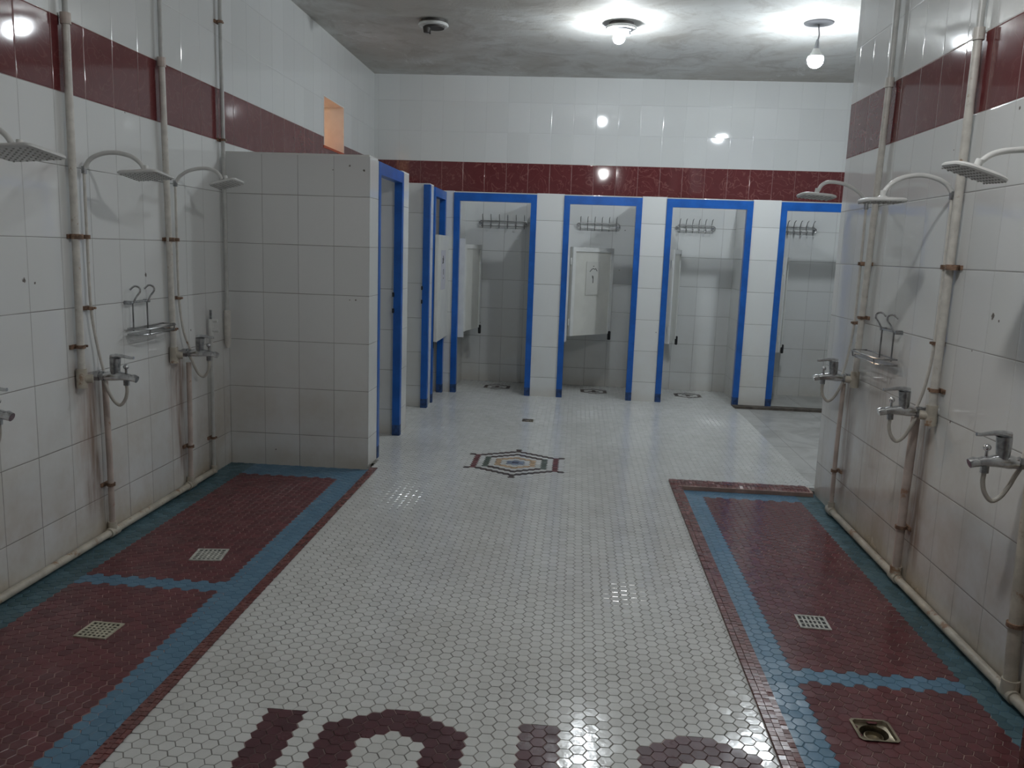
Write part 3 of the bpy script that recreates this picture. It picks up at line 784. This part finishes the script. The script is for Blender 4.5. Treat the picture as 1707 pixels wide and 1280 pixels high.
# --- right wall
supply_pipe(1, 3.84, 3.86, 'thick cream supply pipe on the right wall, nearest the camera', zb=.87, r=.0185, clamps=(.99,))
supply_pipe(1, 4.86, 4.93, 'cream supply pipe on the right wall, farthest from the camera', zb=.872, clamps=(1.24,))
supply_pipe(1, 2.82, 2.84, 'cream supply pipe just outside the right edge of the photo', zb=.87)
shower(1, 3.90, 3.95, 1.866, [(.03, 1.866), (.07, 1.915), (.13, 1.94), (.19, 1.947), (.26, 1.933), (.31, 1.90), (.335, 1.86)], (.335, 1.832), R(-1), 'white shower head with rounded corners, middle one on the right wall', size=.185, rough_round=.05)
shower(1, 5.02, 5.05, 1.878, [(.02, 1.878), (.08, 1.95), (.16, 1.995), (.25, 2.008), (.295, 1.99), (.315, 1.955)], (.322, 1.925), R(4), 'white shower head farthest on the right wall, in front of the last stall', size=.20, rough_round=.05, roll=R(-2))
shower(1, 2.97, 3.0, 1.87, [(.03, 1.87), (.09, 1.925), (.16, 1.945), (.25, 1.943), (.31, 1.93), (.345, 1.905), (.36, 1.885)], (.365, 1.868), R(18), 'tilted white shower head at the right edge of the photo', size=.185, rough_round=.05, roll=R(3))
mixer(1, 3.94, .872, 'chrome mixer tap on the right wall, middle of the three')
mixer(1, 5.03, .868, 'bright chrome mixer tap farthest on the right wall, beside the last stall')
mixer(1, 3.02, .862, 'chrome mixer tap at the right edge of the photo, hose cut off')

def floor_pipe(side, y0, y1, branches, label, z=.012, out=.028, mat=PVCD):
    root = thing('floor_pipe', pl(side, out, (y0+y1)/2, 0), label, 'pipe')
    MB().tube([pl(side, out, y0, z), pl(side, out, y1, z)], .0195, 16).build('run', mat, root)
    for (yb, yt, zt, rr, mt) in branches:
        MB().tube([pl(side, out, yb, z), pl(side, .04, (yb+yt)/2, zt*.5), pl(side, .045, yt, zt)], rr, 12).build('branch_pipe', mt, root)
        m = MB().tube([pl(side, out, yb-.04, z), pl(side, out, yb+.04, z)], .026, 16); m.tube([pl(side, out, yb, z), pl(side, out, yb, z+.055)], rr+.007, 14)
        m.build('tee', mat, root)
        clamp(root, side, yb+(yt-yb)*.35, zt*.33, .05, rr+.006, .038)
    return root
floor_pipe(-1, .7, 5.24, [(4.01, 3.97, .83, .0155, PINKP), (4.90, 4.885, .80, .0155, PINKP), (3.06, 3.03, .82, .0155, PINKP)], 'cream waste pipe along the foot of the left wall with branch pipes')
floor_pipe(1, .7, 5.16, [(4.06, 3.99, .84, .021, PINKP), (5.13, 5.07, .83, .0135, PINKP), (2.95, 2.96, .84, .024, PVCD)], 'cream waste pipe along the foot of the right wall with branch pipes')
# thin pipe with a valve in the left corner
r_ = thing('valve_pipe', pl(-1, .03, 5.24, 0), 'thin grey pipe with a white valve on top, right of the farthest left tap', 'pipe')
MB().tube([pl(-1, .03, 5.24, .0), pl(-1, .03, 5.24, .95)], .0115, 12).build('upright', PVCG, r_)
MB().tube([pl(-1, .03, 5.24, .0), pl(-1, .03, 5.24, .05)], .02, 12).build('foot_elbow', PVCD, r_)
m = MB().tube([pl(-1, .03, 5.24, .93), pl(-1, .03, 5.24, 1.04)], .017, 12); m.tube([pl(-1, .03, 5.24, .965), pl(-1, .085, 5.24, .965)], .012, 10); m.tube([pl(-1, .03, 5.24, 1.03), pl(-1, .075, 5.24, 1.03)], .011, 10)
m.build('valve_body', WPL, r_)
MB().tube([pl(-1, .03, 5.24, 1.03), pl(-1, .03, 5.24, 1.10)], .009, 8).build('valve_stem', CHROMED, r_)
clamp(r_, -1, 5.24, .24, .04, .016)

# ---------------------------------------------------------------- wire soap racks
def soap_rack(side, ys, yb0, yb1, label):
    root = thing('soap_rack', pl(side, .0, (yb0+yb1)/2, 1.04), label, 'soap rack')
    for yv in ys:
        s_ = 1
        p = arc([pl(side, .03, yv, 1.05), pl(side, .03, yv, 1.12), pl(side, .03, yv, 1.20)], 6)
        h = arc([pl(side, .03, yv, 1.20), pl(side, .045, yv+.012, 1.235), pl(side, .062, yv+.02, 1.262), pl(side, .058, yv+.02, 1.285), pl(side, .036, yv+.01, 1.292), pl(side, .016, yv, 1.272)], 18)
        MB().tube(p, .0045, 8).build('upright_wire', STEEL, root)
        MB().tube(h, .0055, 8).build('hook', CHROME, root)
    m = MB().tube([pl(side, .03, min(ys)-.03, 1.205), pl(side, .03, max(ys)+.02, 1.205)], .005, 8)
    m.tube([pl(side, .0, min(ys)-.03, 1.205), pl(side, .035, min(ys)-.03, 1.205)], .011, 10); m.tube([pl(side, .0, max(ys)+.02, 1.205), pl(side, .035, max(ys)+.02, 1.205)], .009, 10)
    m.build('cross_bar', CHROMED, root)
    m = MB()
    for z, o1 in ((1.035, .11), (1.065, .12)):
        ring = [pl(side, .02, yb0, z), pl(side, .02, yb1, z), pl(side, o1*.75, yb1+.01, z), pl(side, o1, yb1-.04, z), pl(side, o1, yb0+.04, z), pl(side, o1*.75, yb0-.01, z), pl(side, .02, yb0, z)]
        m.tube(ring, .0045, 8)
    for k in range(5):
        o_ = .03+.017*k; m.tube([pl(side, o_, yb0+.005, 1.035), pl(side, o_, yb1-.005, 1.035)], .003, 6)
    m.tube([pl(side, .115, yb0+.05, 1.035), pl(side, .12, yb0+.05, 1.065)], .0035, 6); m.tube([pl(side, .115, yb1-.05, 1.035), pl(side, .12, yb1-.05, 1.065)], .0035, 6)
    m.build('basket', STEEL, root)
soap_rack(-1, (4.29, 4.44), 4.25, 4.62, 'small chrome wire soap rack hung on the left wall between the taps')
soap_rack(1, (4.41, 4.58), 4.36, 4.80, 'chrome wire soap rack hung on the right wall beside the far supply pipe')

# ---------------------------------------------------------------- floor drains
def grate(c, half, z, mat, label, rot=0., slots=5, diag=False):
    root = thing('floor_drain', (c[0], c[1], z), label, 'drain')
    M = Matrix.Translation((c[0], c[1], z)) @ Matrix.Rotation(rot, 4, 'Z')
    m = MB(); t = half*.16
    for s_ in (-1, 1):
        m.cbox((s_*(half-t/2), 0, .001), (t, 2*half, .006), 0, M); m.cbox((0, s_*(half-t/2), .001), (2*(half-t), t, .006), 0, M)
    m.build('rim', mat, root)
    m = MB(); n = slots
    pitch = 2*(half-t)/n
    for k in range(n-1):
        p = -(half-t)+pitch*(k+1); m.cbox((p, 0, .0005), (pitch*.42, 2*(half-t), .005), 0, M)
        if k % 2 == 1 or not diag: m.cbox((0, p, .0005), (2*(half-t), pitch*.5, .0045), 0, M)
    m.build('bars', mat, root)
    MB().cbox((0, 0, -.0012), (2*half-.004, 2*half-.004, .0036), 0, M).build('pit', HOLE, root)
grate(D_LFAR, .078, TRAY+.001, DRW, 'white metal drain grate in the far left shower floor', R(8), 6)
grate(D_LNEAR, .068, TRAY+.001, DRC, 'cream square drain grate in the near left shower floor', R(-2), 6)
grate(D_R, .066, TRAY+.001, DRW, 'white slotted drain grate in the far right shower floor', R(-2), 6, True)
grate(D_MID, .052, .001, DRB, 'small dark drain in the white floor beyond the mosaic motif', 0, 5)
# uncovered brass drain
root = thing('floor_drain', (D_O[0], D_O[1], TRAY), 'uncovered brass drain with a round pit in the near right shower floor', 'drain')
M = Matrix.Translation((D_O[0], D_O[1], TRAY)); h = .067
m = MB(); n = 32; sq = []
for k in range(n):
    a = 2*math.pi*(k+.5)/n; c_, s_ = math.cos(a), math.sin(a); q = 1/max(abs(c_), abs(s_)); sq.append((c_*q, s_*q, c_, s_))
vs = [M @ Vector((a*h, b_*h, .004)) for a, b_, c_, s_ in sq] + [M @ Vector((a*(h-.009), b_*(h-.007), .004)) for a, b_, c_, s_ in sq] + [M @ Vector((a*(h-.012), b_*(h-.012), -.006)) for a, b_, c_, s_ in sq] + [M @ Vector((c_*.047, s_*.047, -.008)) for a, b_, c_, s_ in sq] + [M @ Vector((c_*.044, s_*.044, -.05)) for a, b_, c_, s_ in sq]
fs = [(i*n+k, i*n+(k+1) % n, (i+1)*n+(k+1) % n, (i+1)*n+k) for i in range(4) for k in range(n)]
m.add(vs, fs, 0); m.build('rim', DRB, root)
MB().lathe([(.045, -.052), (.045, -.05)], 32, 0, M).build('pit', HOLE, root)
m = MB(); m.lathe([(.030, -.05), (.032, -.02), (.028, -.018), (.025, -.03), (.012, -.034)], 24, 0, M); m.build('inner_cup', DRB, root)

# ---------------------------------------------------------------- ceiling lamps
def ceiling_lamp(x, y, label, lit, mat=None):
    root = thing('ceiling_lamp', (x, y, CEIL), label, 'lamp')
    MB().lathe([(.10, CEIL-.03), (.105, CEIL-.0)], 28, 0, Matrix.Translation((x, y, 0))).build('mount', DARKM, root)
    MB().lathe([(.105, CEIL-.052), (.125, CEIL-.05), (.132, CEIL-.040), (.128, CEIL-.030)], 32, 0, Matrix.Translation((x, y, 0))).build('cover_ring', WPL, root)
    MB().lathe([(.085, CEIL-.066), (.09, CEIL-.052)], 28, 0, Matrix.Translation((x+.01, y, 0))).build('lamp_base', DARKM if not lit else SOCK, root)
    dx = -.055 if not lit else -.01
    if lit:
        MB().tube([(x+.06, y-.01, CEIL-.066), (x+.06, y-.01, CEIL-.10)], .022, 14).build('socket', SOCK, root)
        MB().sphere((x-.015, y-.02, CEIL-.125), .052, 20, sz=.95).build('bulb', mat, root)
    else:
        MB().tube([(x+dx, y-.02, CEIL-.06), (x+dx, y-.02, CEIL-.105)], [.034, .026], 14).build('socket', DARKM, root)
        MB().tube([(x+dx+.03, y-.02, CEIL-.06), (x+dx+.03, y-.02, CEIL-.118)], .007, 8).build('wire_end', DARKM, root)
    return root
ceiling_lamp(-1.345, 7.45, 'unlit round ceiling lamp with an empty socket, left of the two lit lamps', False)
ceiling_lamp(.27, 7.45, 'lit round ceiling lamp in the middle of the ceiling', True, E_FIX)
def hanging_bulb(x, y, z, mat, label):
  root = thing('hanging_bulb', (x, y, CEIL), label, 'lamp')
  MB().lathe([(.085, CEIL-.014), (.115, CEIL-.008), (.12, CEIL)], 28, 0, Matrix.Translation((x, y, 0))).build('rose_shadow_plate', simple('rose_shadow_grey', (.17, .17, .18), .6), root)  # rose plate widened and darkened to include the shadow and grime around it
  MB().tube(arc([(x, y, CEIL-.01), (x+.006, y, CEIL-.06), (x+.01, y, CEIL-.10), (x+.003, y, min(CEIL-.14, z+.15))], 10), .006, 8).build('cord', CORD, root)
  MB().tube([(x+.003, y, z+.16), (x, y, z+.13), (x-.003, y, z+.085), (x-.003, y, z+.055)], [.009, .016, .022, .026], 16).build('socket', SOCK, root)
  MB().lathe([(.060, .022), (.066, .0), (.060, -.030), (.040, -.055), (.015, -.067), (.001, -.069)][::-1], 28, 0, Matrix.Translation((x-.003, y, z))).build('bulb', mat, root)
  MB().lathe([(.061, .022), (.054, .036), (.034, .062), (.026, .085), (.010, .088)][::1], 28, 0, Matrix.Translation((x-.003, y, z))).build('housing', WPL, root)  # opaque bulb top, shaped to block upward light and shade the ceiling
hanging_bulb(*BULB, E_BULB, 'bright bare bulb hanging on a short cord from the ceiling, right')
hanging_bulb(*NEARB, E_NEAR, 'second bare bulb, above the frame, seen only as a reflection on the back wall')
# warm lamp of the room beyond the opening
root = thing('wall_lamp', (-3.6, 9.3, 3.4), 'warm lamp in the room beyond the small opening', 'lamp')
MB().sphere((-3.6, 9.3, 3.28), .06, 16).build('bulb', E_WARM, root)
MB().tube([(-3.6, 9.3, 3.4), (-3.6, 9.3, 3.32)], .02, 12).build('socket', SOCK, root)
